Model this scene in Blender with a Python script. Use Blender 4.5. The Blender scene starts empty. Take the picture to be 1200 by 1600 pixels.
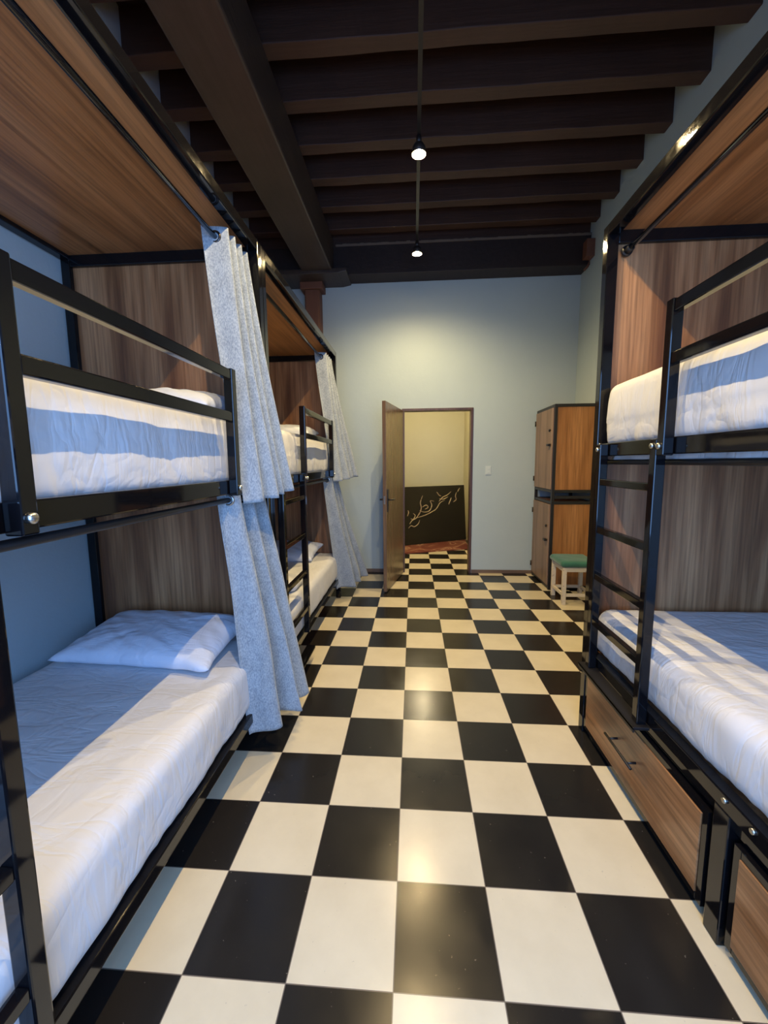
import bpy, bmesh, math, random
from mathutils import Vector, Matrix, noise
random.seed(7)
PI = math.pi
SC = bpy.context.scene
COL = SC.collection

# ------------------------------------------------------------------ camera
cam_d = bpy.data.cameras.new('camera'); cam = bpy.data.objects.new('camera', cam_d); COL.objects.link(cam)
cam_d.sensor_fit = 'VERTICAL'; cam_d.sensor_height = 36.0; cam_d.lens = 14.383; cam_d.clip_start = 0.02
_yaw, _pitch, _roll = 0.0714201, -0.1201081, -0.0084642
_f = Vector((-math.sin(_yaw)*math.cos(_pitch), math.cos(_yaw)*math.cos(_pitch), math.sin(_pitch)))
_r0 = Vector((math.cos(_yaw), math.sin(_yaw), 0)); _u0 = _r0.cross(_f)
_r = math.cos(_roll)*_r0 + math.sin(_roll)*_u0; _u = -math.sin(_roll)*_r0 + math.cos(_roll)*_u0
M = Matrix.Identity(4)
for i in range(3):
    M[i][0] = _r[i]; M[i][1] = _u[i]; M[i][2] = -_f[i]
M.translation = Vector((0.0543, -0.9515, 1.4385))
cam.matrix_world = M
SC.camera = cam

# ------------------------------------------------------------------ world, exposure, big lights
SC.view_settings.view_transform = 'Standard'; SC.view_settings.look = 'None'
SC.view_settings.gamma = 1.0; SC.view_settings.use_curve_mapping = False
SC.view_settings.exposure = 0.55
LAMP_E = 950.0            # glow of one ceiling bulb
LAMP_W = 72.0           # its downward beam
LAMP_COL = (1.0, 0.74, 0.36)
DAY_W = 74.0            # daylight entering through the street window behind the camera
DAY_COL = (0.22, 0.47, 1.0)
HALL_W = 9.0
wd = bpy.data.worlds.new('world'); SC.world = wd; wd.use_nodes = True
wd.node_tree.nodes['Background'].inputs[0].default_value = (0.45, 0.62, 1.0, 1)
wd.node_tree.nodes['Background'].inputs[1].default_value = 0.6

def area(name, loc, rot, sx, sy, watts, col):
    d = bpy.data.lights.new(name, 'AREA'); d.shape = 'RECTANGLE'; d.size = sx; d.size_y = sy
    d.energy = watts; d.color = col
    o = bpy.data.objects.new(name, d); COL.objects.link(o); o.location = loc; o.rotation_euler = rot
    return o
area('window_daylight', (0.30, -1.80, 1.55), (PI/2-0.42, 0, 0), 2.2, 1.8, DAY_W, DAY_COL)

# ------------------------------------------------------------------ materials
def new_mat(name, col=(0.5,0.5,0.5), rough=0.5, metal=0.0, spec=0.5):
    m = bpy.data.materials.new(name); m.use_nodes = True
    b = m.node_tree.nodes['Principled BSDF']
    b.inputs['Base Color'].default_value = (*col, 1); b.inputs['Roughness'].default_value = rough
    b.inputs['Metallic'].default_value = metal; b.inputs['Specular IOR Level'].default_value = spec
    return m, m.node_tree, b
def nd(nt, t, **kw):
    n = nt.nodes.new(t)
    for k, v in kw.items(): setattr(n, k, v)
    return n
def coords(nt, scale=(1,1,1), rot=(0,0,0), kind='Object'):
    tc = nd(nt, 'ShaderNodeTexCoord'); mp = nd(nt, 'ShaderNodeMapping')
    mp.inputs['Scale'].default_value = scale; mp.inputs['Rotation'].default_value = rot
    nt.links.new(tc.outputs[kind], mp.inputs[0]); return mp.outputs[0]
def noise_tex(nt, vec, scale, detail=4, rough=0.5, dist=0.0):
    n = nd(nt, 'ShaderNodeTexNoise'); n.inputs['Scale'].default_value = scale
    n.inputs['Detail'].default_value = detail; n.inputs['Roughness'].default_value = rough
    n.inputs['Distortion'].default_value = dist
    nt.links.new(vec, n.inputs['Vector']); return n.outputs['Fac']
def ramp(nt, fac, stops):
    r = nd(nt, 'ShaderNodeValToRGB'); e = r.color_ramp.elements
    while len(e) < len(stops): e.new(0.5)
    for i, (p, c) in enumerate(stops):
        e[i].position = p; e[i].color = (*c, 1) if len(c) == 3 else c
    nt.links.new(fac, r.inputs[0]); return r.outputs[0]
def bump(nt, b, height, strength=0.2, dist=0.01):
    bp = nd(nt, 'ShaderNodeBump'); bp.inputs['Strength'].default_value = strength; bp.inputs['Distance'].default_value = dist
    nt.links.new(height, bp.inputs['Height']); nt.links.new(bp.outputs[0], b.inputs['Normal'])
def mixc(nt, fac, a, b_, blend='MIX'):
    m = nd(nt, 'ShaderNodeMix'); m.data_type = 'RGBA'; m.blend_type = blend
    for s, v in ((0, fac), (6, a), (7, b_)):
        if hasattr(v, 'links') or hasattr(v, 'is_linked'): nt.links.new(v, m.inputs[s])
        elif s == 0: m.inputs[0].default_value = v
        else: m.inputs[s].default_value = (*v, 1)
    return m.outputs[2]

def wood_mat(name, dark, mid, light, axis='Z', rough=0.42, fine=1.0):
    """laminate board, the grain running along the given axis"""
    m, nt, b = new_mat(name, mid, rough)
    s = {'Z': (9*fine, 9*fine, 0.55), 'Y': (9*fine, 0.55, 9*fine), 'X': (0.55, 9*fine, 9*fine)}[axis]
    v = coords(nt, s)
    n1 = noise_tex(nt, v, 1.1, 3, 0.55, 0.35)
    s2 = {'Z': (60, 60, 1.6), 'Y': (60, 1.6, 60), 'X': (1.6, 60, 60)}[axis]
    n2 = noise_tex(nt, coords(nt, s2), 1.5, 4, 0.6)
    c1 = ramp(nt, n1, [(0.30, dark), (0.47, mid), (0.56, tuple(0.5*(p+q) for p, q in zip(mid, light))), (0.70, light)])
    c2 = ramp(nt, n2, [(0.32, (0.55, 0.55, 0.55)), (0.60, (1.15, 1.15, 1.15))])
    c = mixc(nt, 0.75, c1, c2, 'MULTIPLY')
    nt.links.new(c, b.inputs['Base Color'])
    bump(nt, b, n2, 0.06, 0.002)
    return m

WD, WM, WL = (0.145, 0.056, 0.021), (0.265, 0.116, 0.046), (0.48, 0.245, 0.110)
M_PANEL = wood_mat('panel_wood', WD, WM, WL, 'Z', 0.42)
M_ROOFW = wood_mat('roof_wood', (0.16, 0.065, 0.022), (0.28, 0.120, 0.042), (0.37, 0.175, 0.070), 'Y', 0.36)
M_DRAW = wood_mat('drawer_wood', (0.17, 0.070, 0.026), (0.30, 0.138, 0.054), (0.42, 0.215, 0.095), 'Y', 0.32)
M_LOCK = wood_mat('locker_wood', (0.24, 0.095, 0.028), (0.36, 0.150, 0.045), (0.46, 0.21, 0.075), 'Z', 0.42)
M_LOCKD = wood_mat('locker_door_wood', (0.16, 0.10, 0.07), (0.23, 0.15, 0.105), (0.30, 0.20, 0.145), 'Z', 0.42)
M_DOOR = wood_mat('door_wood', (0.135, 0.080, 0.050), (0.155, 0.095, 0.061), (0.175, 0.112, 0.074), 'Z', 0.25)
M_DFRAME = wood_mat('door_frame_wood', (0.05, 0.022, 0.015), (0.075, 0.034, 0.022), (0.10, 0.05, 0.034), 'Z', 0.4)
M_BASE = wood_mat('baseboard_wood', (0.10, 0.065, 0.045), (0.15, 0.10, 0.07), (0.19, 0.13, 0.10), 'X', 0.5)

M_BLACK, nt, b = new_mat('black_enamel', (0.005, 0.0048, 0.006), 0.16, 0.0, 0.4)
n = noise_tex(nt, coords(nt, (9, 9, 9)), 3, 4); nt.links.new(ramp(nt, n, [(0.3, (0.035,)*3), (0.75, (0.085,)*3)]), b.inputs['Roughness'])
M_MATT, nt, b = new_mat('matt_black', (0.012, 0.011, 0.012), 0.4)
M_BOLT, nt, b = new_mat('zinc_bolt', (0.62, 0.62, 0.6), 0.3, 1.0)
M_STEEL, nt, b = new_mat('grommet_steel', (0.10, 0.09, 0.085), 0.25, 1.0)
M_ZINC, nt, b = new_mat('ring_zinc', (0.5, 0.5, 0.5), 0.25, 1.0)

def cloth(name, c1, c2, bump_s, rough=0.85, weave=900, sheen=0.15):
    m, nt, b = new_mat(name, c1, rough, 0, 0.25)
    v = coords(nt)
    n = noise_tex(nt, v, 6, 3); f = noise_tex(nt, v, weave*0.25, 2)
    nt.links.new(mixc(nt, n, c1, c2), b.inputs['Base Color'])
    b.inputs['Sheen Weight'].default_value = sheen
    bump(nt, b, f, bump_s, 0.001)
    return m
def sheet(name, c1, c2):
    m, nt, b = new_mat(name, c1, 0.85, 0, 0.2)
    v = coords(nt); n = noise_tex(nt, v, 5, 3)
    nt.links.new(mixc(nt, n, c1, c2), b.inputs['Base Color'])
    # creases: the zero crossings of a stretched, warped noise
    hs = []
    for sc, rt in (((5, 2.2, 3), 0.5), ((3, 9, 2), -0.4)):
        q = noise_tex(nt, coords(nt, sc, (0, 0, rt)), 1.6, 3, 0.5, 0.6)
        a = nd(nt, 'ShaderNodeMath', operation='SUBTRACT'); nt.links.new(q, a.inputs[0]); a.inputs[1].default_value = 0.5
        e = nd(nt, 'ShaderNodeMath', operation='ABSOLUTE'); nt.links.new(a.outputs[0], e.inputs[0])
        r = nd(nt, 'ShaderNodeMapRange'); r.inputs[1].default_value = 0.0; r.inputs[2].default_value = 0.09; nt.links.new(e.outputs[0], r.inputs[0])
        hs.append(r.outputs[0])
    ad = nd(nt, 'ShaderNodeMath', operation='ADD'); nt.links.new(hs[0], ad.inputs[0]); nt.links.new(hs[1], ad.inputs[1])
    bump(nt, b, ad.outputs[0], 0.22, 0.006)
    return m
M_SHEET = sheet('white_sheet', (0.66, 0.67, 0.70), (0.71, 0.72, 0.74))
M_PILLOW = sheet('blue_shaded_pillowcase', (0.64, 0.70, 0.82), (0.70, 0.75, 0.86))  # white cloth, with the blue of the shade tinted into its base colour
def heather():
    m, nt, b = new_mat('heathered_curtain', (0.4, 0.45, 0.5), 0.9, 0, 0.2)
    n1 = noise_tex(nt, coords(nt, (1, 1, 0.45)), 210, 3, 0.7)
    n2 = noise_tex(nt, coords(nt, (1, 1, 0.5)), 22, 4, 0.6)
    c1 = ramp(nt, n1, [(0.36, (0.23, 0.27, 0.31)), (0.64, (0.44, 0.485, 0.515))])
    c2 = ramp(nt, n2, [(0.3, (0.84,)*3), (0.7, (1.08,)*3)])
    nt.links.new(mixc(nt, 1.0, c1, c2, 'MULTIPLY'), b.inputs['Base Color'])
    b.inputs['Sheen Weight'].default_value = 0.2
    bump(nt, b, n1, 0.25, 0.002)
    return m
M_CURT = heather()

def wall_mat(name, c, rough=0.5, bs=0.10):
    m, nt, b = new_mat(name, c, rough, 0, 0.25)
    v = coords(nt)
    n = noise_tex(nt, v, 1.3, 5, 0.6); f = noise_tex(nt, v, 14, 5, 0.65)
    d = tuple(x*0.93 for x in c); l = tuple(min(1, x*1.05) for x in c)
    nt.links.new(mixc(nt, n, d, l), b.inputs['Base Color'])
    bump(nt, b, f, bs, 0.02)
    return m
M_WALL = wall_mat('blue_grey_paint', (0.44, 0.535, 0.57))
M_HALL = wall_mat('cream_paint', (0.68, 0.64, 0.46), 0.5)

def floor_mat():
    m, nt, b = new_mat('checker_tiles', (0.5,)*3, 0.2, 0, 0.3)
    tc = nd(nt, 'ShaderNodeTexCoord')
    ck = nd(nt, 'ShaderNodeTexChecker'); ck.inputs['Scale'].default_value = 1/0.30
    ad = nd(nt, 'ShaderNodeVectorMath', operation='ADD'); ad.inputs[1].default_value = (30.0, 30.0, 0.15)
    nt.links.new(tc.outputs['Object'], ad.inputs[0]); nt.links.new(ad.outputs[0], ck.inputs['Vector'])
    ck.inputs['Color2'].default_value = (0.016, 0.0145, 0.013, 1); ck.inputs['Color1'].default_value = (0.68, 0.60, 0.425, 1)
    v = coords(nt)
    n = noise_tex(nt, v, 5, 5, 0.6); sp = noise_tex(nt, v, 70, 2, 0.5)
    c = mixc(nt, 1.0, ck.outputs[0], ramp(nt, n, [(0.3, (0.93, 0.92, 0.90)), (0.7, (1.03, 1.03, 1.03))]), 'MULTIPLY')
    # grout lines and specks of dust
    sep = nd(nt, 'ShaderNodeSeparateXYZ'); nt.links.new(ad.outputs[0], sep.inputs[0])
    def line(o):
        a = nd(nt, 'ShaderNodeMath', operation='MODULO'); a.inputs[1].default_value = 0.30; nt.links.new(o, a.inputs[0])
        s = nd(nt, 'ShaderNodeMath', operation='SUBTRACT'); nt.links.new(a.outputs[0], s.inputs[0]); s.inputs[1].default_value = 0.15
        q = nd(nt, 'ShaderNodeMath', operation='ABSOLUTE'); nt.links.new(s.outputs[0], q.inputs[0])
        g = nd(nt, 'ShaderNodeMath', operation='GREATER_THAN'); nt.links.new(q.outputs[0], g.inputs[0]); g.inputs[1].default_value = 0.1486
        return g.outputs[0]
    mx = nd(nt, 'ShaderNodeMath', operation='MAXIMUM'); nt.links.new(line(sep.outputs[0]), mx.inputs[0]); nt.links.new(line(sep.outputs[1]), mx.inputs[1])
    c = mixc(nt, mx.outputs[0], c, (0.16, 0.13, 0.10))
    dust = ramp(nt, sp, [(0.735, (0, 0, 0)), (0.76, (0.35, 0.35, 0.35))])
    c = mixc(nt, dust, c, (0.34, 0.30, 0.25))
    nt.links.new(c, b.inputs['Base Color'])
    nt.links.new(ramp(nt, n, [(0.3, (0.17,)*3), (0.7, (0.27,)*3)]), b.inputs['Roughness'])
    mh = nd(nt, 'ShaderNodeMath', operation='MULTIPLY_ADD'); mh.inputs[1].default_value = -1.0
    nt.links.new(mx.outputs[0], mh.inputs[0]); nt.links.new(noise_tex(nt, v, 9, 2), mh.inputs[2])
    bump(nt, b, mh.outputs[0], 0.15, 0.002)
    return m
M_FLOOR = floor_mat()
def beam_mat(name, a, c, axis, rough=0.6):
    m, nt, b = new_mat(name, a, rough)
    s = {'X': (1.0, 14, 14), 'Y': (14, 1.0, 14), 'Z': (14, 14, 1.0)}[axis]
    n = noise_tex(nt, coords(nt, s), 1.4, 5, 0.6); n2 = noise_tex(nt, coords(nt), 2.2, 5, 0.65)
    nt.links.new(mixc(nt, n2, mixc(nt, n, a, c), tuple(0.6*x for x in a)), b.inputs['Base Color'])
    bump(nt, b, n, 0.5, 0.01)
    return m
M_JOIST = beam_mat('old_joist_wood', (0.050, 0.021, 0.012), (0.105, 0.048, 0.028), 'X')
M_BOARD = beam_mat('old_ceiling_boards', (0.022, 0.012, 0.010), (0.04, 0.022, 0.018), 'Y')
M_GIRD = beam_mat('old_painted_girder', (0.040, 0.028, 0.024), (0.10, 0.074, 0.062), 'Y', 0.45)
M_RUST = beam_mat('rusty_column', (0.16, 0.060, 0.035), (0.26, 0.12, 0.075), 'Z', 0.6)
M_PLAST, _, _ = new_mat('crumbled_plaster', (0.16, 0.12, 0.09), 0.9)
M_CREAM, nt, b = new_mat('worn_cream_paint', (0.66, 0.58, 0.46), 0.45)
n = noise_tex(nt, coords(nt), 26, 5, 0.7); nt.links.new(ramp(nt, n, [(0.60, (0.70, 0.62, 0.50)), (0.68, (0.30, 0.20, 0.13))]), b.inputs['Base Color'])
M_GREEN = cloth('green_velvet', (0.02, 0.10, 0.075), (0.05, 0.20, 0.15), 0.2, 0.8, 400, 0.4)
M_PLATE, _, _ = new_mat('switch_plastic', (0.54, 0.62, 0.63), 0.35)
M_CANVAS, nt, b = new_mat('black_lacquer_board', (0.012, 0.010, 0.009), 0.22)
M_GOLD, nt, b = new_mat('antique_gold', (0.45, 0.33, 0.20), 0.45, 0.3)
def rug_mat():
    m, nt, b = new_mat('red_rug', (0.16, 0.05, 0.035), 0.95, 0, 0.1)
    v = coords(nt); n = noise_tex(nt, v, 1.6, 3, 0.5, 1.2); f = noise_tex(nt, v, 120, 2)
    c = ramp(nt, n, [(0.42, (0.15, 0.045, 0.032)), (0.49, (0.20, 0.075, 0.05)), (0.515, (0.36, 0.22, 0.14)), (0.54, (0.17, 0.05, 0.035)), (0.66, (0.12, 0.035, 0.028))])
    nt.links.new(c, b.inputs['Base Color']); bump(nt, b, f, 0.6, 0.004); return m
M_RUG = rug_mat()
M_REFL, _, _ = new_mat('white_reflector', (0.85, 0.85, 0.82), 0.4)
M_BULB, nt, b = new_mat('bulb_glow', (1, 1, 1), 0.3)
b.inputs['Emission Color'].default_value = (*LAMP_COL, 1); b.inputs['Emission Strength'].default_value = LAMP_E
M_BULBH, nt, b = new_mat('hall_bulb_glow', (1, 1, 1), 0.3)
b.inputs['Emission Color'].default_value = (1.0, 0.82, 0.50, 1); b.inputs['Emission Strength'].default_value = 420.0

# ------------------------------------------------------------------ mesh helpers
def base_loc(p): return Vector((0, 0, 0)) if p is None else WL_[p.name]
WL_ = {}
def link(name, me, mat, parent=None, bevel=0.0, smooth=False, loc=None):
    o = bpy.data.objects.new(name, me); COL.objects.link(o)
    if mat: me.materials.append(mat)
    off = base_loc(parent)
    if loc is None: loc = off
    loc = Vector(loc)
    me.transform(Matrix.Translation(-loc))
    if parent: o.parent = parent
    o.location = loc - off
    WL_[o.name] = loc
    if smooth:
        for p in me.polygons: p.use_smooth = True
    if bevel:
        md = o.modifiers.new('bevel', 'BEVEL'); md.width = bevel; md.segments = 2; md.limit_method = 'ANGLE'
    return o
class MB:
    def __init__(s): s.bm = bmesh.new()
    def box(s, x0, x1, y0, y1, z0, z1):
        x0, x1 = sorted((x0, x1)); y0, y1 = sorted((y0, y1)); z0, z1 = sorted((z0, z1))
        v = [s.bm.verts.new(p) for p in ((x0,y0,z0),(x1,y0,z0),(x1,y1,z0),(x0,y1,z0),(x0,y0,z1),(x1,y0,z1),(x1,y1,z1),(x0,y1,z1))]
        for f in ((3,2,1,0),(4,5,6,7),(0,1,5,4),(1,2,6,5),(2,3,7,6),(3,0,4,7)): s.bm.faces.new([v[i] for i in f])
        return s
    def tube(s, pts, r, n=16, cap=True):
        pts = [Vector(p) for p in pts]; rings = []
        rs = r if isinstance(r, (list, tuple)) else [r]*len(pts)
        for i, p in enumerate(pts):
            d = (pts[min(i+1, len(pts)-1)] - pts[max(i-1, 0)]).normalized()
            a = Vector((0, 0, 1)) if abs(d.z) < 0.9 else Vector((1, 0, 0))
            e1 = d.cross(a).normalized(); e2 = d.cross(e1)
            rings.append([s.bm.verts.new(p + rs[i]*(math.cos(2*PI*k/n)*e1 + math.sin(2*PI*k/n)*e2)) for k in range(n)])
        for a, c in zip(rings, rings[1:]):
            for k in range(n): s.bm.faces.new((a[k], a[(k+1) % n], c[(k+1) % n], c[k]))
        if cap: s.bm.faces.new(rings[0][::-1]); s.bm.faces.new(rings[-1])
        return s
    def torus(s, c, ax, R, r, n=24, k=10):
        c = Vector(c); ax = Vector(ax).normalized()
        a = Vector((0, 0, 1)) if abs(ax.z) < 0.9 else Vector((1, 0, 0))
        e1 = ax.cross(a).normalized(); e2 = ax.cross(e1); rings = []
        for i in range(n):
            t = 2*PI*i/n; d = math.cos(t)*e1 + math.sin(t)*e2
            rings.append([s.bm.verts.new(c + (R + r*math.cos(2*PI*j/k))*d + r*math.sin(2*PI*j/k)*ax) for j in range(k)])
        for i in range(n):
            A, B = rings[i], rings[(i+1) % n]
            for j in range(k): s.bm.faces.new((A[j], A[(j+1) % k], B[(j+1) % k], B[j]))
        return s
    def sphere(s, c, r, sx=1, sy=1, sz=1, seg=24):
        bmesh.ops.create_uvsphere(s.bm, u_segments=seg, v_segments=seg//2, radius=r,
                                  matrix=Matrix.Translation(c) @ Matrix.Diagonal((sx, sy, sz, 1)))
        return s
    def build(s, name, mat, parent=None, bevel=0.0, smooth=False, loc=None):
        bmesh.ops.recalc_face_normals(s.bm, faces=s.bm.faces)
        me = bpy.data.meshes.new(name); s.bm.to_mesh(me); s.bm.free()
        return link(name, me, mat, parent, bevel, smooth, loc)
def tag(o, label=None, cat=None, group=None, kind=None):
    if label: o['label'] = label
    if cat: o['category'] = cat
    if group: o['group'] = group
    if kind: o['kind'] = kind
    return o
def thing(name, loc, label, cat, group=None, kind=None):
    o = bpy.data.objects.new(name, None); COL.objects.link(o); o.empty_display_size = 0.1
    o.location = loc; WL_[o.name] = Vector(loc); return tag(o, label, cat, group, kind)
def struct(name, mb, mat, bevel=0.0, parent=None, label=None):
    o = mb.build(name, mat, parent, bevel)
    if parent is None: o['kind'] = 'structure'
    if label: o['label'] = label
    return o
def xz(x0, x1, y0, y1, z0, z1): return MB().box(x0, x1, y0, y1, z0, z1)

# ------------------------------------------------------------------ the room
XL, XR, YB, YW, ZC = -1.78, 2.03, -1.9, 4.325, 4.28
DX0, DX1, DZ = -0.085, 0.805, 2.11      # rough door opening
struct('floor', xz(XL-0.2, XR+0.2, YB-0.2, 7.75, -0.1, 0), M_FLOOR)
struct('wall_left', xz(XL-0.2, XL, YB-0.2, YW+0.12, 0, ZC+0.1), M_WALL)
struct('wall_right', xz(XR, XR+0.2, YB-0.2, YW+0.12, 0, ZC+0.1), M_WALL)
w = MB(); w.box(XL, DX0, YW, YW+0.12, 0, ZC+0.1); w.box(DX1, XR, YW, YW+0.12, 0, ZC+0.1); w.box(DX0, DX1, YW, YW+0.12, DZ, ZC+0.1)
struct('wall_far', w, M_WALL)
w = MB(); w.box(XL, -0.85, YB-0.2, YB, 0, ZC+0.1); w.box(1.55, XR, YB-0.2, YB, 0, ZC+0.1)
w.box(-0.85, 1.55, YB-0.2, YB, 0, 0.55); w.box(-0.85, 1.55, YB-0.2, YB, 2.55, ZC+0.1)
struct('wall_back', w, M_WALL)
w = MB(); w.box(-0.85, -0.79, YB-0.14, YB-0.07, 0.55, 2.55); w.box(1.49, 1.55, YB-0.14, YB-0.07, 0.55, 2.55)
w.box(-0.79, 1.49, YB-0.14, YB-0.07, 0.55, 0.61); w.box(-0.79, 1.49, YB-0.14, YB-0.07, 2.49, 2.55); w.box(0.32, 0.38, YB-0.14, YB-0.07, 0.61, 2.49)
struct('window_1', w, M_DFRAME)
struct('ceiling', xz(XL-0.2, XR+0.2, YB-0.2, YW+0.12, ZC, ZC+0.1), M_BOARD)
struct('baseboard_far', MB().box(DX1+0.005, 1.585, YW-0.014, YW, 0, 0.045).box(XL, DX0-0.06, YW-0.014, YW, 0, 0.045), M_BASE, 0.003)
struct('baseboard_left', xz(XL, XL+0.012, YB, YW-0.02, 0, 0.05), M_BASE, 0.003)

# joists, girder, far beam, corbel, column
k = 0; y = 3.915
while y > -1.8:
    m = MB(); n = 40; dz = random.uniform(-0.006, 0.006)
    # slightly hand-hewn: many cross-sections along x
    rings = []
    for i in range(n+1):
        x = XL + (XR-XL)*i/n
        j = [0.006*noise.noise(Vector((x*3, k*7.3+q*3.1, 0))) for q in range(4)]
        rings.append([m.bm.verts.new(p) for p in ((x, y-0.055+j[0], 4.0+dz+j[1]), (x, y+0.055+j[2], 4.0+dz+j[3]), (x, y+0.055, ZC+0.02), (x, y-0.055, ZC+0.02))])
    for A, B in zip(rings, rings[1:]):
        for q in range(4): m.bm.faces.new((A[q], A[(q+1) % 4], B[(q+1) % 4], B[q]))
    m.bm.faces.new(rings[0]); m.bm.faces.new(rings[-1][::-1])
    struct('ceiling_joist', m, M_JOIST, 0.006)
    y -= 0.405; k += 1
struct('ceiling_girder', xz(-1.215, -0.865, YB, 4.07, 3.615, 3.995), M_GIRD, 0.015)
struct('ceiling_board', xz(XL, XR, 4.11, YW, 3.93, ZC), M_JOIST, 0)
struct('ceiling_beam', xz(XL, XR, 4.075, YW, 3.615, 3.93), M_BOARD, 0.006)
m = MB()
for i in range(70):
    x = -0.84 + (XR+0.84)*i/70; h = 0.012+0.018*abs(noise.noise(Vector((i*0.63, 2.2, 0))))
    m.box(x, x+(XR+0.84)/70, 4.07, 4.30, 3.925, 3.935+h)
struct('ceiling_plaster_edge', m, M_PLAST)
m = MB()
pr = [(-1.56, 3.58), (-0.80, 3.58), (-0.70, 3.60), (-0.70, 3.635), (-1.56, 3.635)]
A = [m.bm.verts.new((x, 3.93, z)) for x, z in pr]; B = [m.bm.verts.new((x, YW, z)) for x, z in pr]
m.bm.faces.new(A); m.bm.faces.new(B[::-1])
for i in range(5): m.bm.faces.new((A[i], A[(i+1) % 5], B[(i+1) % 5], B[i]))
struct('ceiling_corbel', m, M_GIRD, 0.006)
m = xz(-1.245, -1.065, 4.16, YW, 0, 3.50); m.box(-1.29, -1.02, 4.12, YW, 3.50, 3.582); m.box(-1.235, -1.075, 4.145, 4.16, 0, 3.50)
struct('column', m, M_RUST, 0.008)
m = MB(); m.tube([(1.98, 4.0, 3.72), (2.0, 4.0, 3.66), (1.985, 4.02, 3.58), (1.95, 4.03, 3.54)], 0.014, 8)
m.box(1.94, 2.03, 3.96, 4.07, 3.66, 3.84)
struct('ceiling_bracket', m, M_RUST, 0.004)

# hall behind the doorway
HY, HXR, HXL, HZ = 7.45, 1.075, -1.55, 2.75
struct('wall_hall_far', xz(HXL-0.1, HXR+0.1, HY, HY+0.1, 0, HZ+0.1), M_HALL)
struct('wall_hall_right', xz(HXR, HXR+0.1, YW+0.12, HY, 0, HZ+0.1), M_HALL)
struct('wall_hall_left', xz(HXL-0.1, HXL, YW+0.12, HY, 0, HZ+0.1), M_HALL)
struct('ceiling_hall', xz(HXL-0.1, HXR+0.1, YW+0.12, HY+0.1, HZ, HZ+0.1), M_HALL)

# door frame and door leaf
m = MB(); m.box(DX0, DX0+0.03, YW-0.012, YW+0.13, 0, DZ-0.03); m.box(DX1-0.03, DX1, YW-0.012, YW+0.13, 0, DZ-0.03)
m.box(DX0, DX1, YW-0.012, YW+0.13, DZ-0.03, DZ)
struct('trim_1', m, M_DFRAME, 0.002)
hinge = Vector((-0.068, 4.30, 0)); free = Vector((-0.235, 3.44, 0))
d = (free-hinge).normalized(); nrm = Vector((-d.y, d.x, 0))   # nrm points to +x side
if nrm.x < 0: nrm = -nrm
def dbox(m, s0, s1, t0, t1, z0, z1):
    vs = []
    for z in (z0, z1):
        for s, t in ((s0, t0), (s1, t0), (s1, t1), (s0, t1)):
            vs.append(m.bm.verts.new(hinge + d*s + nrm*t + Vector((0, 0, z))))
    for f in ((3,2,1,0),(4,5,6,7),(0,1,5,4),(1,2,6,5),(2,3,7,6),(3,0,4,7)): m.bm.faces.new([vs[i] for i in f])
m = MB(); L = (free-hinge).length
dbox(m, 0, L, -0.038, 0, 0.012, 2.085)
leaf = m.build('door_1', M_DOOR, None, 0.003); leaf['kind'] = 'structure'
for sgn in (0, 1):
    m = MB(); t0, t1 = ((0.0, 0.008) if sgn == 0 else (-0.046, -0.038))
    dbox(m, L-0.090, L-0.040, t0, t1, 0.90, 1.15)
    h = m.build('door_handle', M_MATT, leaf, 0.002)
    m = MB(); tt = 0.05 if sgn == 0 else -0.088; tb = 0.004 if sgn == 0 else -0.042
    p = hinge + d*(L-0.065) + Vector((0, 0, 1.035))
    m.tube([p+nrm*tb, p+nrm*tt*0.9, p+nrm*tt-d*0.015, p+nrm*tt-d*0.12+Vector((0, 0, -0.006))], 0.009, 10)
    m.build('lever', M_MATT, h, 0, True)
m = MB(); dbox(m, L-0.001, L+0.0015, -0.028, -0.010, 0.99, 1.08)
m.build('lock_plate', M_BOLT, leaf)

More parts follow.
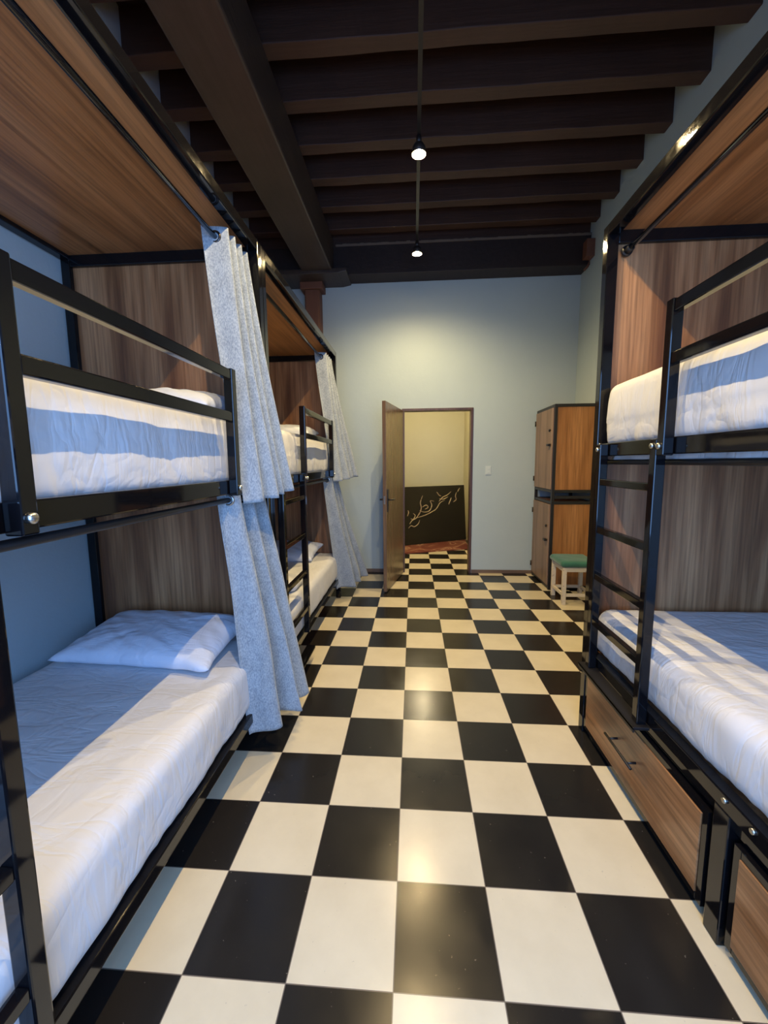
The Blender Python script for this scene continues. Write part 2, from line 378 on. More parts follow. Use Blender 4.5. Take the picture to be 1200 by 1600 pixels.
# ------------------------------------------------------------------ lamps on the ceiling conduit
LX, LZ = 0.092, 3.45
m = MB(); m.box(LX-0.012, LX+0.012, YB, 3.33, LZ+0.10, LZ+0.118)
for y in (3.25, 0.02, -1.8): m.tube([(LX, y, LZ+0.11), (LX, y, 3.995)], 0.003, 6)
o = m.build('lamp_track', M_MATT, None, 0, False, (LX, 1.0, LZ+0.1)); tag(o, 'thin dark lamp track hanging under the joists and joining the lamps', 'lamp track')
lampspec = [(3.29, 'small glowing ceiling lamp in front of the dark beam above the end wall'),
            (2.00, 'larger glowing ceiling lamp, the nearer of the two in view'),
            (0.70, 'ceiling lamp above the aisle, just beyond the top of the picture'),
            (-0.60, 'ceiling lamp above and slightly ahead of the viewer'),
]
for y, lb in lampspec:
    t = thing('ceiling_lamp', (LX, y, LZ+0.1), lb, 'lamp', 'lamps along the ceiling track')
    m = MB(); m.tube([(LX, y, LZ+0.10), (LX, y, LZ+0.055)], 0.018, 18)
    prof = [(0.018, 0.055), (0.032, 0.05), (0.043, 0.03), (0.047, -0.010), (0.045, -0.010), (0.042, 0.028), (0.030, 0.045), (0.001, 0.05)]
    rings = [[m.bm.verts.new((LX+r*math.cos(2*PI*q/28), y+r*math.sin(2*PI*q/28), LZ+z)) for q in range(28)] for r, z in prof]
    for A, B in zip(rings, rings[1:]):
        for q in range(28): m.bm.faces.new((A[q], A[(q+1) % 28], B[(q+1) % 28], B[q]))
    m.build('shade', M_MATT, t, 0, True)
    m = MB(); rf = [(0.0445, -0.010), (0.041, 0.024), (0.029, 0.041), (0.001, 0.044)]
    rings = [[m.bm.verts.new((LX+r*math.cos(2*PI*q/28), y+r*math.sin(2*PI*q/28), LZ+z)) for q in range(28)] for r, z in rf]
    for A, B in zip(rings, rings[1:]):
        for q in range(28): m.bm.faces.new((A[q], A[(q+1) % 28], B[(q+1) % 28], B[q]))
    m.build('reflector', M_REFL, t, 0, True)
    m = MB(); m.sphere((LX, y, LZ), 0.019)
    m.build('bulb', M_BULB, t, 0, True)
    ld = bpy.data.lights.new('lamp_beam', 'SPOT'); ld.energy = LAMP_W; ld.color = LAMP_COL
    ld.spot_size = math.radians(168); ld.spot_blend = 0.75; ld.shadow_soft_size = 0.007
    lo = bpy.data.objects.new('lamp_beam', ld); COL.objects.link(lo); lo.parent = t; lo.location = (0, 0, -0.1-0.034)
t = thing('hall_lamp', (0.2, 5.5, 2.75), 'warm ceiling bulb lighting the hall beyond the doorway', 'lamp')
m = MB(); m.tube([(0.2, 5.5, 2.75), (0.2, 5.5, 2.66)], 0.03, 16); m.build('socket', M_MATT, t, 0, True)
m = MB(); m.sphere((0.2, 5.5, 2.61), 0.05); m.build('bulb', M_BULBH, t, 0, True)

# ------------------------------------------------------------------ soft things
def rounded_block(name, x0, x1, y0, y1, z0, z1, mat, front, rad=0.05, seed=0.0, wr=0.004, seam=None, cell=0.018, parent=None, fold=0.006, belly=0.012):
    bm = bmesh.new()
    nx = max(4, int((x1-x0)/cell/1.6)); ny = max(4, int((y1-y0)/cell)); nz = max(6, int((z1-z0)/cell*1.4))
    c = Vector(((x0+x1)/2, (y0+y1)/2, (z0+z1)/2)); h = Vector(((x1-x0)/2, (y1-y0)/2, (z1-z0)/2))
    def lin(n):
        # samples crowd towards the edges so the rounding stays smooth
        return [math.sin((i/n-0.5)*PI*0.86)/math.sin(PI*0.43) for i in range(n+1)]
    LXs, LYs, LZs = lin(nx), [2*i/ny-1 for i in range(ny+1)], lin(nz)
    cache = {}
    def V(a, b_, c_):
        key = (round(a, 5), round(b_, 5), round(c_, 5))
        if key in cache: return cache[key]
        p = Vector((a*h.x, b_*h.y, c_*h.z))
        q = Vector((max(-h.x+rad, min(h.x-rad, p.x)), max(-h.y+rad, min(h.y-rad, p.y)), max(-h.z+rad, min(h.z-rad, p.z))))
        dd = p-q
        n_ = dd.normalized() if dd.length > 1e-9 else Vector((0, 0, 1))
        p2 = q + n_*rad if dd.length > 1e-9 else p
        w_ = c+p2
        isside = max(abs(n_.x), abs(n_.y))
        zz = (w_.z-z0)/(z1-z0)
        s = seed
        dsp = wr*noise.noise(Vector((w_.x*4+s, w_.y*4, w_.z*4)))
        dsp += wr*0.5*noise.noise(Vector((w_.x*11+s, w_.y*11, w_.z*11)))
        if isside > 0.5:
            tt = w_.y if abs(n_.x) > 0.5 else w_.x
            low = max(0.0, 1-zz*1.25)
            r1 = noise.noise(Vector((tt*17 + w_.z*9 + s, w_.z*2.2, s)))
            r2 = noise.noise(Vector((tt*7 - w_.z*5 + s*2, w_.z*3, s+5)))
            ridge = (1-abs(r1)*2)
            dsp += fold*low*ridge*0.9 + fold*0.8*r2*(0.35+0.65*low)
            dsp += belly*math.sin(PI*min(1, max(0, zz)))*isside
            if seam is not None:
                g = (zz-seam)/0.02
                dsp -= 0.0035*math.exp(-g*g)*isside
        p3 = w_ + n_*dsp
        v = bm.verts.new(p3); cache[key] = v; return v
    def grid(A, B, fn):
        for i in range(len(A)-1):
            for j in range(len(B)-1):
                vs = [fn(A[i], B[j]), fn(A[i+1], B[j]), fn(A[i+1], B[j+1]), fn(A[i], B[j+1])]
                if len(set(vs)) > 2:
                    try: bm.faces.new(list(dict.fromkeys(vs)))
                    except ValueError: pass
    for s in (-1, 1):
        grid(LXs, LYs, lambda a, b_: V(a, b_, s)); grid(LYs, LZs, lambda a, b_: V(s, a, b_)); grid(LXs, LZs, lambda a, b_: V(a, s, b_))
    bmesh.ops.recalc_face_normals(bm, faces=bm.faces)
    me = bpy.data.meshes.new(name); bm.to_mesh(me); bm.free()
    return link(name, me, mat, parent, 0, True, (c.x, c.y, z0))

def pillow(name, cx, cy, cz, lx, ly, th, rotz, tilt, mat, seed=0, roll=0.0):
    """flat cushion lx long, ly deep, pinched corners; tilt lifts its far side"""
    bm = bmesh.new(); nu, nv = 64, 44
    R = Matrix.Rotation(rotz, 3, 'Z') @ Matrix.Rotation(tilt, 3, 'X') @ Matrix.Rotation(roll, 3, 'Y')
    def P(i, j, s):
        u, v = 2*i/nu-1, 2*j/nv-1
        uu = math.copysign(abs(u)**0.9, u); vv = math.copysign(abs(v)**0.9, v)
        e = max(0, (1-abs(u)**2.6))*max(0, (1-abs(v)**2.6))
        t = th*0.5*e**0.42
        px = lx/2*uu*(1-0.07*(1-abs(v)**2)*abs(u)); py = ly/2*vv*(1-0.09*(1-abs(u)**2)*abs(v))
        px += 0.010*noise.noise(Vector((v*3, seed, 1))); py += 0.010*noise.noise(Vector((u*4, seed, 2)))
        ang = math.atan2(v, u); rr = math.hypot(u, v)
        wr = noise.noise(Vector((ang*4.5, rr*1.3, seed)))*min(1, rr)*0.011*e**0.3
        wr += noise.noise(Vector((u*6+v*5, v*3, seed+4)))*0.005*e**0.3
        return R @ Vector((px, py, s*t*(1.25 if s > 0 else 0.75) + wr*(s > 0) + 0.0))
    vs = {}
    for s in (1, -1):
        for i in range(nu+1):
            for j in range(nv+1):
                edge = i in (0, nu) or j in (0, nv)
                if edge and s == -1: vs[(i, j, s)] = vs[(i, j, 1)]
                else: vs[(i, j, s)] = bm.verts.new(P(i, j, s) + Vector((cx, cy, cz)))
    for s in (1, -1):
        for i in range(nu):
            for j in range(nv):
                bm.faces.new((vs[(i, j, s)], vs[(i+1, j, s)], vs[(i+1, j+1, s)], vs[(i, j+1, s)]))
    bmesh.ops.recalc_face_normals(bm, faces=bm.faces)
    me = bpy.data.meshes.new(name); bm.to_mesh(me); bm.free()
    return link(name, me, mat, None, 0, True, (cx, cy, cz-th*0.35))

def curtain(loc, top0, top1, bot0, bot1, n, a_top, a_bot, label, seed, group, wob=0.02, mid=None, rod_r=0.012, rodx=None, rodz=None):
    t = thing('curtain', loc, label, 'curtain', group)
    bm = bmesh.new(); NU, NV = n*16, 70
    top0, top1, bot0, bot1 = map(Vector, (top0, top1, bot0, bot1)); th = 0.0016
    def P(i, j):
        u, v = i/NU, j/NV
        vz = v
        base_t = top0.lerp(top1, u); uu = u**0.85; base_b = bot0.lerp(bot1, uu)
        e = v**1.15
        p = base_t.lerp(base_b, e); p.z = base_t.z*(1-v) + base_b.z*v
        if mid: p += Vector(mid)*math.sin(PI*v)
        lin_ = (base_b-base_t)
        run = (top1-top0).lerp(bot1-bot0, v); run.z = 0; run.normalize()
        perp = Vector((run.y, -run.x, 0))          # towards the aisle (+x)
        A = a_top*(1-v) + a_bot*v
        ph = 2*PI*n/2*u + 2.2*v*u*noise.noise(Vector((u*3.1, seed, v*0.8)))
        w = -math.cos(ph); w = math.copysign(abs(w)**0.8, w)
        p += perp*A*w*(1+0.75*noise.noise(Vector((u*3.3, seed+3, v*0.7)))*v)
        p += perp*wob*v*noise.noise(Vector((u*2.2, v*1.7, seed+9)))
        p += run*wob*0.8*v*noise.noise(Vector((u*6, v*2.4, seed+19)))
        if j == NV: pass
        p.z += 0.012*v*noise.noise(Vector((u*7, 1.1, seed)))
        return p
    vs = [[bm.verts.new(P(i, j)) for j in range(NV+1)] for i in range(NU+1)]
    for i in range(NU):
        for j in range(NV): bm.faces.new((vs[i][j], vs[i+1][j], vs[i+1][j+1], vs[i][j+1]))
    bmesh.ops.recalc_face_normals(bm, faces=bm.faces)
    me = bpy.data.meshes.new('fabric'); bm.to_mesh(me); bm.free()
    o = link('fabric', me, M_CURT, t, 0, True)
    md = o.modifiers.new('thickness', 'SOLIDIFY'); md.thickness = 0.0025; md.offset = 0
    # stitched hem along the bottom
    bm = bmesh.new(); r0 = []; 
    for dz in (0.052, 0.056):
        pass
    bm.free()
    # grommets where the rod goes through the flat panels between folds
    for q in range(n):
        u = (q+0.5)/n
        c = top0.lerp(top1, u)
        m = MB(); run = (top1-top0).normalized()
        m.torus((rodx, c.y, rodz), run, 0.0215, 0.0055)
        m.build('grommet', M_STEEL if q else (M_ZINC if rodz < 2 else M_STEEL), t, 0, True)
    return t

# ------------------------------------------------------------------ bunk beds
PT = 0.05
def bunk(name_label, xf, s, y0, y1, zlow, zup, ztop, ladder, guard, lad_bot, drawers=False, rod_y=None, plate_z=None, crod=0.085):
    """xf: front plane, s: direction into the bed (-1 left side, +1 right side)"""
    X = lambda d: xf + s*d
    D = 1.05
    t = thing('bunk_bed', (X(D/2), (y0+y1)/2, 0), name_label, 'bunk bed', 'black steel bunk beds with wooden panels')
    def tb(nm, d0, d1, ya, yb, z0, z1, par=None, mat=None, bev=0.004): return xz(X(d0), X(d1), ya, yb, z0, z1).build(nm, mat or M_BLACK, par or t, bev)
    for d_ in (0, D-PT):
        for yy in (y0, y1-PT): tb('post', d_, d_+PT, yy, yy+PT, 0, ztop+PT)
    zr = ztop
    tb('roof_rail', 0, PT, y0+PT, y1-PT, zr, zr+PT); tb('roof_rail', D-PT, D, y0+PT, y1-PT, zr, zr+PT)
    tb('roof_rail', PT, D-PT, y0, y0+PT, zr-0.035, zr+0.035); tb('roof_rail', PT, D-PT, y1-PT, y1, zr-0.035, zr+0.035)
    tb('roof_panel', PT, D-PT, y0+PT, y1-PT, zr+0.02, zr+0.038, None, M_ROOFW, 0)
    # tall wooden panel closing the far end, in front of nothing but between the posts
    tb('end_panel', PT, D-PT, y1-0.030, y1-0.012, zlow+0.05, zr-0.035, None, M_PANEL, 0)
    for z, hh in ((zlow, 0.05), (zup, 0.06)):
        tb('side_rail', 0.0, 0.04, y0+PT, y1-PT, z, z+hh); tb('side_rail', D-0.045, D-0.005, y0+PT, y1-PT, z, z+hh)
        tb('end_rail', PT, D-PT, y1-PT, y1-0.032, z, z+hh); tb('end_rail', PT, D-PT, y0+0.01, y0+0.05, z, z+hh)
        tb('bed_board', 0.045, D-0.05, y0+PT, y1-PT, z+0.012, z+0.028, None, M_PANEL, 0)
    # guard rail
    ga, gb = guard; gp = 0.038
    zg0, zg1 = zup-0.005, zup+0.515
    m = MB()
    m.box(X(-0.04), X(-0.002), ga, ga+gp, zg0, zg1); m.box(X(-0.04), X(-0.002), gb-gp, gb, zg0, zg1)
    m.box(X(-0.035), X(-0.007), ga+gp, gb-gp, zg1-0.045, zg1-0.005)
    m.box(X(-0.035), X(-0.007), ga+gp, gb-gp, zup+0.30, zup+0.34)
    g = m.build('guard_rail', M_BLACK, t, 0.004)
    for yy in (ga+gp/2, gb-gp/2):
        m = MB(); m.tube([(X(-0.038), yy, zup+0.028), (X(-0.048), yy, zup+0.028), (X(-0.051), yy, zup+0.028)], [0.011, 0.011, 0.006], 12)
        m.build('bolt', M_BOLT, g, 0, True)
    # ladder
    la, lb = ladder; lp = 0.038; lt = zup+0.055
    m = MB(); m.box(X(-0.04), X(-0.002), la, la+lp, lad_bot, lt); m.box(X(-0.04), X(-0.002), lb-lp, lb, lad_bot, lt)
    l = m.build('ladder', M_BLACK, t, 0.004)
    nr = 4; pitch = 0.225 if drawers else 0.262; zz = zup-0.105 if drawers else zup-0.085
    for i in range(nr):
        zt = zz - i*pitch
        xz(X(-0.036), X(-0.008), la+lp, lb-lp, zt-0.03, zt).build('rung', M_BLACK, l, 0.003)
    for yy in (la+lp/2, lb-lp/2):
        m = MB(); m.tube([(X(-0.038), yy, zup+0.030), (X(-0.047), yy, zup+0.030), (X(-0.050), yy, zup+0.030)], [0.010, 0.010, 0.006], 12)
        m.build('bolt', M_BOLT, l, 0, True)
    # ladder rests on a ledge welded to the lower rail
    pz = plate_z
    m = MB(); m.box(X(-0.062), X(0.0), la-0.02, lb+0.03, pz-0.012, pz); m.box(X(-0.062), X(-0.056), la-0.02, lb+0.03, pz-0.022, pz)
    m.build('ladder_ledge', M_MATT if drawers else M_BLACK, t, 0.002)
    # curtain rods
    for z, dd in ((zr-0.075, crod), (zup-0.028, 0.028)):
        m = MB(); m.tube([(X(dd), y0+PT, z), (X(dd), y1-PT, z)], 0.0115, 14)
        rd = m.build('curtain_rod', M_MATT if z < 2 else M_BLACK, t, 0, True)
        for ye, dr in ((y1-PT, -1),):
            m = MB(); m.tube([(X(dd), ye, z), (X(dd), ye+dr*0.012, z)], 0.024, 18); m.tube([(X(dd), ye+dr*0.012, z), (X(dd), ye+dr*0.045, z)], 0.017, 18)
            m.build('rod_bracket', M_MATT, rd, 0, True)
    # brackets and bolts on the far front post
    for bz in (zup+0.055, zup-0.02, zlow-0.01):
        m = MB(); yy = y1-PT-0.002
        m.tube([(X(0.012), yy, bz), (X(0.012), yy-0.012, bz)], 0.008, 12)
        m.build('bolt', M_BOLT, t, 0, True)
    m = MB(); m.box(X(0.002), X(0.022), y1-PT-0.006, y1-PT, zup-0.03, zup+0.07)
    m.build('corner_bracket', M_BLACK, t, 0.002)
    if drawers:
        for yy in (0.19, 0.09):
            m = MB(); m.tube([(X(0.002), yy, zlow+0.034), (X(-0.006), yy, zlow+0.034)], 0.008, 12); m.build('bolt', M_BOLT, t, 0, True)
        ym = drawers
        tb('middle_leg', 0.0, 0.05, ym-0.03, ym+0.03, 0, zlow)
        tb('base_rail', 0.02, 0.05, y0+PT, y1-PT, zlow-0.052, zlow-0.004)
        for ya, yb, vis in ((ym+0.05, y1-PT-0.008, True), (y0+PT+0.008, ym-0.05, False)):
            z0, z1 = 0.035, zlow-0.06; fr = 0.026
            m = MB(); m.box(X(0.004), X(0.03), ya, ya+fr, z0, z1); m.box(X(0.004), X(0.03), yb-fr, yb, z0, z1)
            m.box(X(0.004), X(0.03), ya+fr, yb-fr, z0, z0+fr); m.box(X(0.004), X(0.03), ya+fr, yb-fr, z1-fr, z1)
            m.box(X(0.03), X(0.85), ya+0.01, ya+0.022, z0, z1-0.03); m.box(X(0.03), X(0.85), yb-0.022, yb-0.01, z0, z1-0.03)
            m.box(X(0.83), X(0.85), ya+0.022, yb-0.022, z0, z1-0.03); m.box(X(0.03), X(0.83), ya+0.022, yb-0.022, z0, z0+0.01)
            dr = m.build('drawer', M_BLACK, t, 0.002)
            xz(X(0.000), X(0.012), ya+fr, yb-fr, z0+fr, z1-fr).build('drawer_front', M_DRAW, dr, 0.001)
            yc = (ya+yb)/2+0.02; m = MB(); zc = (z0+z1)/2+0.02
            m.tube([(X(-0.038), yc-0.11, zc), (X(-0.038), yc+0.11, zc)], 0.0055, 10)
            for q in (-0.075, 0.075): m.tube([(X(0.001), yc+q, zc), (X(-0.038), yc+q, zc)], 0.005, 10)
            m.build('handle', M_MATT, dr, 0, True)
            for q in (ya+0.1, yb-0.1):
                m = MB(); m.tube([(X(0.06), q-0.01, 0.022), (X(0.06), q+0.01, 0.022)], 0.022, 16); m.build('caster', M_MATT, dr, 0, True)
    return t

XFL, XFR = -0.72, 0.955
A0, A1, B0, B1, C0, C1 = -0.825, 1.235, 1.238, 3.30, -0.86, 1.20
bunk('black steel bunk bed with wooden canopy, nearest on the left, cut off by the picture', XFL, -1, A0, A1, 0.19, 1.31, 2.495,
     (-0.80, -0.29), (-0.24, 0.756), 0.24, plate_z=0.24)
bunk('black steel bunk bed at the back left, half hidden behind the near blue curtains', XFL, -1, B0, B1, 0.19, 1.31, 2.495,
     (1.32, 1.83), (1.80+0.035, 2.85), 0.24, plate_z=0.12)
bunk('black steel bunk bed on the right with two wooden drawers under it and no curtains', XFR, 1, C0, C1, 0.425, 1.46, 2.475,
     (0.585, 1.06), (-0.42, 0.582), 0.425, drawers=0.20, plate_z=0.425)

# ------------------------------------------------------------------ mattresses under white sheets
def mattress(x0, x1, y0, y1, z0, z1, label, seed, **kw):
    o = rounded_block('mattress', x0, x1, y0, y1, z0, z1, M_SHEET, 1, seed=seed, **kw)
    return tag(o, label, 'mattress', 'mattresses in white fitted sheets')
mattress(-1.70, -0.762, A0+0.07, A1-0.065, 1.343, 1.655, 'thick upper mattress in a white sheet behind the near left guard rail', 1.0, rad=0.045, seam=0.55, fold=0.007)
mattress(-1.70, -0.733, A0+0.07, A1-0.065, 0.242, 0.505, 'lower mattress in a white sheet on the near left bunk, under the large blue-shaded pillow', 2.0, rad=0.05, fold=0.004, wr=0.005, belly=0.006)
mattress(-1.70, -0.762, B0+0.07, B1-0.065, 1.343, 1.655, 'upper mattress in a white sheet on the far left bunk, behind the small guard rail', 3.0, rad=0.045, seam=0.55, fold=0.009)
mattress(-1.70, -0.733, B0+0.07, B1-0.065, 0.242, 0.505, 'lower mattress in a white sheet on the far left bunk, between ladder and curtain', 4.0, rad=0.05, fold=0.004, belly=0.006)
mu = mattress(0.985, 1.94, C0+0.07, C1-0.06, 1.493, 1.80, 'upper mattress in a white sheet on the right bunk, above the ladder', 5.0, rad=0.05, seam=0.36, fold=0.008)
mattress(0.985, 1.94, C0+0.07, C1-0.06, 0.468, 0.70, 'lower mattress in a white sheet on the right bunk, above the wooden drawers', 6.0, rad=0.06, fold=0.005, wr=0.006, belly=0.008)

m = MB(); N_ = 60
A = [m.bm.verts.new((1.000+0.004*math.sin(i*0.9), -0.7+1.75*i/N_, 1.50)) for i in range(N_+1)]
B = [m.bm.verts.new((0.985+0.004*math.sin(i*0.7), -0.7+1.75*i/N_, 1.441+0.008*noise.noise(Vector((i*0.13, 0, 0))))) for i in range(N_+1)]
for i in range(N_): m.bm.faces.new((A[i], A[i+1], B[i+1], B[i]))
o = m.build('sheet_tail', M_SHEET, mu, 0, True); md = o.modifiers.new('thickness', 'SOLIDIFY'); md.thickness = 0.002
def pl(label, *a, **k): return tag(pillow('pillow', *a, **k), label, 'pillow', 'white pillows at the bunk heads')
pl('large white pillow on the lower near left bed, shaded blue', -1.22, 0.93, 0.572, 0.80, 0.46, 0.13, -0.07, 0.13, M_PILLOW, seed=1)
pl('white pillow on the upper near left bed, just showing above the guard rail', -1.16, 0.95, 1.705, 0.72, 0.44, 0.13, 0.0, 0.10, M_PILLOW, seed=2)
pl('small-looking white pillow on the lower far left bed, behind the ladder', -1.25, 2.98, 0.565, 0.74, 0.44, 0.13, -0.05, 0.16, M_PILLOW, seed=3)
pl('white pillow on the upper far left bed, beside the edge of the near curtain', -1.25, 2.98, 1.715, 0.72, 0.44, 0.15, 0.0, 0.10, M_PILLOW, seed=4)
o = rounded_block('folded_towel', -1.02, -0.80, 1.86, 2.12, 0.508, 0.585, M_SHEET, 1, rad=0.035, seed=8.0, wr=0.01, fold=0.004, cell=0.012)
tag(o, 'folded white towel on the lower far left bed, low behind the ladder', 'towel')

# ------------------------------------------------------------------ curtains
ZR = 2.495-0.075
curtain((-0.80, 1.0, 1.27), (-0.805, 0.885, 2.462), (-0.805, 1.165, 2.462), (-0.665, 0.80, 1.262), (-0.60, 1.20, 1.30), 8, 0.052, 0.040,
        'blue-grey upper curtain of the near left bunk, gathered beside the guard rail end', 1.0, 'heathered blue-grey bunk curtains', rodx=-0.805, rodz=ZR)
curtain((-0.74, 1.0, 0.12), (-0.748, 0.735, 1.327), (-0.748, 1.165, 1.327), (-0.650, 0.82, 0.135), (-0.565, 1.25, 0.15), 6, 0.034, 0.062,
        'blue-grey lower curtain of the near left bunk, flaring out over the floor tiles', 2.0, 'heathered blue-grey bunk curtains', rodx=-0.748, rodz=1.282, wob=0.035)
curtain((-0.80, 3.1, 1.27), (-0.805, 2.93, 2.462), (-0.805, 3.235, 2.462), (-0.665, 2.87, 1.262), (-0.56, 3.42, 1.30), 8, 0.052, 0.040,
        'pale grey upper curtain of the far left bunk, hanging against the end wall', 3.0, 'heathered blue-grey bunk curtains', rodx=-0.805, rodz=ZR)
curtain((-0.74, 3.1, 0.12), (-0.748, 2.80, 1.327), (-0.748, 3.235, 1.327), (-0.650, 3.12, 0.135), (-0.50, 3.69, 0.15), 6, 0.034, 0.062,
        'pale grey lower curtain of the far left bunk, spreading towards the open door', 4.0, 'heathered blue-grey bunk curtains', rodx=-0.748, rodz=1.282, wob=0.035)

# ------------------------------------------------------------------ lockers in the far right corner
def locker(z0, z1, label):
    x0, x1, y0, y1 = 1.565, 2.015, 3.63, 4.27
    t = thing('locker', ((x0+x1)/2, (y0+y1)/2, z0), label, 'locker', 'stacked wooden lockers in the far corner')
    f = 0.032
    m = MB()
    for xx in (x0, x1-f):
        for yy in (y0, y1-f): m.box(xx, xx+f, yy, yy+f, z0, z1)
    for zz in (z0+0.02, z1-f):
        for yy in (y0, y1-f): m.box(x0+f, x1-f, yy, yy+f, zz, zz+f)
        for xx in (x0, x1-f): m.box(xx, xx+f, y0+f, y1-f, zz, zz+f)
    m.build('frame', M_MATT, t, 0.003)
    xz(x0+f, x1-f, y0+0.008, y0+0.020, z0+0.05, z1-f).build('side_panel', M_LOCK, t)
    xz(x0+f, x1-f, y1-0.020, y1-0.008, z0+0.05, z1-f).build('side_panel', M_LOCK, t)
    xz(x1-0.016, x1-0.006, y0+f, y1-f, z0+0.05, z1-f).build('back_panel', M_LOCK, t)
    xz(x0+f, x1-f, y0+f, y1-f, z1-0.02, z1-0.008).build('top_panel', M_LOCK, t)
    xz(x0+f, x1-f, y0+f, y1-f, z0+0.03, z0+0.045).build('bottom_panel', M_LOCK, t)
    dr = xz(x0-0.012, x0+0.004, y0+0.02, y1-0.02, z0+0.055, z1-f-0.004).build('door', M_LOCKD, t, 0.002)
    zc = z0+(z1-z0)*0.72
    m = MB(); m.tube([(x0-0.012, y0+0.09, zc), (x0-0.028, y0+0.09, zc)], 0.014, 14); m.build('lock', M_MATT, dr, 0, True)
    m = MB(); m.box(x0-0.045, x0-0.012, y0+0.05, y0+0.11, zc-0.17, zc-0.145); m.build('handle', M_MATT, dr, 0.004)
    for q in (0.16, 0.84):
        m = MB(); zz = z0+(z1-z0)*q; m.tube([(x0-0.016, y1-0.012, zz-0.03), (x0-0.016, y1-0.012, zz+0.03)], 0.009, 10); m.build('hinge', M_MATT, dr, 0, True)
    return t
locker(0.0, 1.00, 'lower wooden locker with black frame standing on the floor in the far right corner')
locker(1.075, 2.045, 'upper wooden locker with black frame, stacked on top of the other')
# four short spacer feet belong to the upper locker
up = [o for o in bpy.data.objects if o.name.startswith('locker') and o.parent is None][-1]
for xx in (1.565, 1.983):
    for yy in (3.63, 4.238): xz(xx, xx+0.032, yy, yy+0.032, 1.0, 1.08).build('foot', M_MATT, up, 0.002)
xz(1.60, 1.98, 3.635, 3.66, 1.028, 1.06).build('spacer_bar', M_MATT, up, 0.002)

# stool
sx0, sx1, sy0, sy1 = 1.545, 1.865, 3.135, 3.48; sh = 0.385
t = thing('stool', ((sx0+sx1)/2, (sy0+sy1)/2, 0), 'small cream-painted stool with a green velvet seat beside the lockers', 'stool')
lw = 0.038
for xx in (sx0, sx1-lw):
    for yy in (sy0, sy1-lw): xz(xx, xx+lw, yy, yy+lw, 0, sh).build('leg', M_CREAM, t, 0.003)
for yy in (sy0+0.006, sy1-lw+0.006): xz(sx0+lw, sx1-lw, yy, yy+0.026, sh-0.045, sh).build('apron', M_CREAM, t, 0.002)
for xx in (sx0+0.006, sx1-lw+0.006): xz(xx, xx+0.026, sy0+lw, sy1-lw, sh-0.045, sh).build('apron', M_CREAM, t, 0.002)
for yy in (sy0+0.008, sy1-lw+0.008): xz(sx0+lw, sx1-lw, yy, yy+0.022, 0.085, 0.115).build('stretcher', M_CREAM, t, 0.002)
for xx in (sx0+0.008, sx1-lw+0.008): xz(xx, xx+0.022, sy0+lw, sy1-lw, 0.085, 0.115).build('stretcher', M_CREAM, t, 0.002)
o = rounded_block('seat_cushion', sx0-0.012, sx1+0.012, sy0-0.012, sy1+0.012, sh+0.001, sh+0.068, M_GREEN, 1, rad=0.03, seed=3, wr=0.004, fold=0.003, cell=0.014)
lw_ = WL_[o.name]; o.parent = t; o.location = lw_ - WL_[t.name]

# light switch
t = thing('light_switch', (1.0, YW, 1.33), 'small pale light switch plate on the blue-grey end wall right of the doorway', 'light switch')
xz(0.965, 1.035, YW-0.008, YW, 1.275, 1.385).build('plate', M_PLATE, t, 0.003)
for zz in (1.292, 1.334): xz(0.983, 1.017, YW-0.012, YW-0.008, zz, zz+0.034).build('rocker', M_PLATE, t, 0.002)

# ------------------------------------------------------------------ hall: rug and painted board
t_pts = [(-0.95, 5.045), (0.985, 5.80), (1.03, 6.9), (-1.2, 7.0)]
m = MB(); nb = 30
A = [m.bm.verts.new((x, y, 0.001)) for x, y in t_pts]; B = [m.bm.verts.new((x, y, 0.011)) for x, y in t_pts]
m.bm.faces.new(A[::-1]); m.bm.faces.new(B)
for i in range(4): m.bm.faces.new((A[i], A[(i+1) % 4], B[(i+1) % 4], B[i]))
tag(m.build('rug', M_RUG, None, 0.003, False, (0, 6, 0)), 'dark red rug with a faint golden swirl on the hall floor', 'rug')
pR = Vector((1.035, 6.60, 0.013)); pL = Vector((-0.55, 5.75, 0.013))
ex = (pR-pL); W = ex.length; ex.normalize(); ey = Vector((-0.04, 0.10, 1.0)).normalized(); ez = ex.cross(ey).normalized()   # ez faces the room
if ez.y > 0: ez = -ez
H_ = 1.01
t = thing('painting', (0.3, 6.2, 0.012), 'large black board with golden flourishes leaning upright on the hall rug', 'painting')
m = MB()
vs = [m.bm.verts.new(pL + ex*a + ey*b_ + ez*c_) for c_ in (0, -0.03) for a, b_ in ((0, 0), (W, 0), (W, H_), (0, H_))]
for f in ((0,1,2,3),(7,6,5,4),(0,4,5,1),(1,5,6,2),(2,6,7,3),(3,7,4,0)): m.bm.faces.new([vs[i] for i in f])
m.build('board', M_CANVAS, t, 0.002)
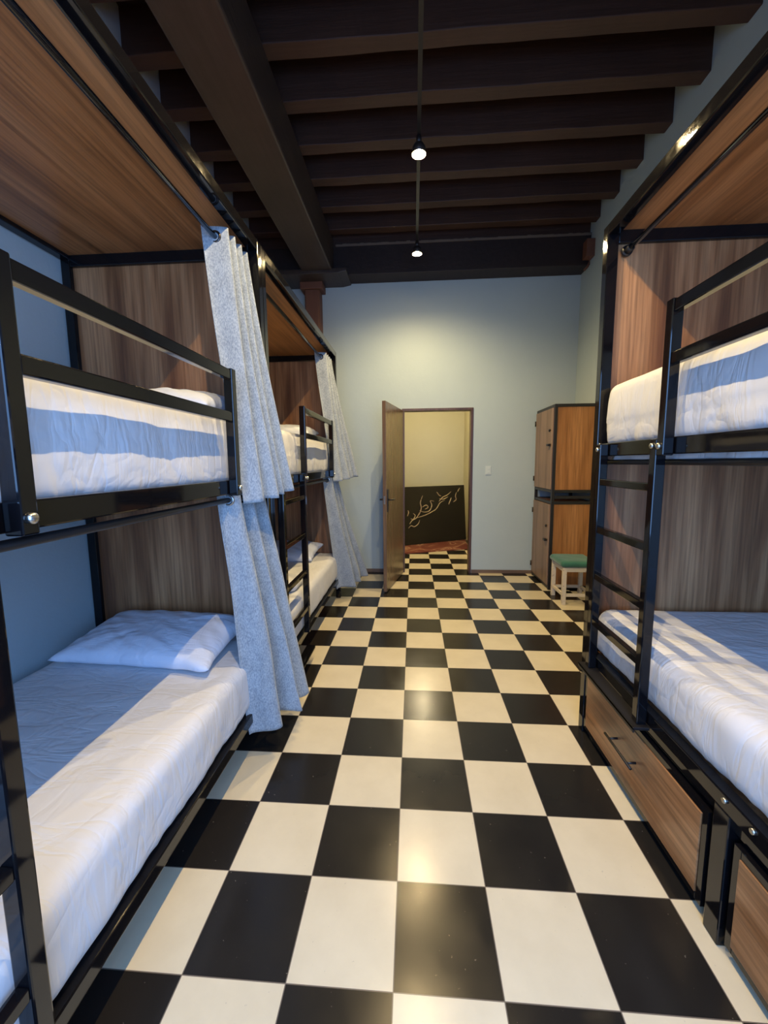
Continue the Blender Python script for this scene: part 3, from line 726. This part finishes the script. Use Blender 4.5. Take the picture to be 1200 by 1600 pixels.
def onb(px, py):   # 0..1 over the visible part of the board (left door edge to right edge)
    a0 = (Vector((-0.08, 6.0, 0))-pL).dot(ex)
    return pL + ex*(a0 + (W-a0)*px) + ey*(H_*py) + ez*0.004
strokes = [
 [(0.06,0.29),(0.10,0.33),(0.15,0.31),(0.21,0.35),(0.24,0.42)],
 [(0.08,0.36),(0.12,0.42),(0.19,0.46),(0.24,0.55)],
 [(0.10,0.45),(0.14,0.44),(0.17,0.50),(0.14,0.54)],
 [(0.23,0.50),(0.27,0.62),(0.26,0.72),(0.30,0.84)],
 [(0.24,0.58),(0.32,0.55),(0.40,0.57),(0.44,0.66),(0.42,0.74),(0.48,0.73)],
 [(0.29,0.64),(0.35,0.67),(0.38,0.63),(0.33,0.60)],
 [(0.48,0.56),(0.53,0.62),(0.58,0.70),(0.66,0.74)],
 [(0.53,0.89),(0.57,0.83),(0.60,0.82)],
 [(0.56,0.72),(0.62,0.79),(0.70,0.83),(0.77,0.89)],
 [(0.57,0.77),(0.64,0.76),(0.72,0.80)],
 [(0.80,0.70),(0.85,0.74),(0.84,0.80),(0.86,0.87)],
 [(0.20,0.46),(0.34,0.50),(0.46,0.56),(0.52,0.60)],
 [(0.72,0.66),(0.75,0.73),(0.77,0.78)],
 [(0.05,0.50),(0.07,0.56),(0.06,0.60)],
 [(0.88,0.88),(0.92,0.95)]]
for st in strokes:
    pts = []
    for i in range(len(st)-1):
        p0 = Vector(st[max(i-1, 0)]); p1 = Vector(st[i]); p2 = Vector(st[i+1]); p3 = Vector(st[min(i+2, len(st)-1)])
        for q in range(6):
            s_ = q/6
            pts.append(0.5*((2*p1) + (p2-p0)*s_ + (2*p0-5*p1+4*p2-p3)*s_*s_ + (3*p1-p0-3*p2+p3)*s_**3))
    pts.append(Vector(st[-1]))
    m = MB(); N = len(pts)
    m.tube([onb(p.x, p.y) for p in pts], [0.002+0.007*math.sin(PI*min(1, (i+1)/N))**0.7 for i in range(N)], 8)
    m.build('golden_flourish', M_GOLD, t, 0, True)
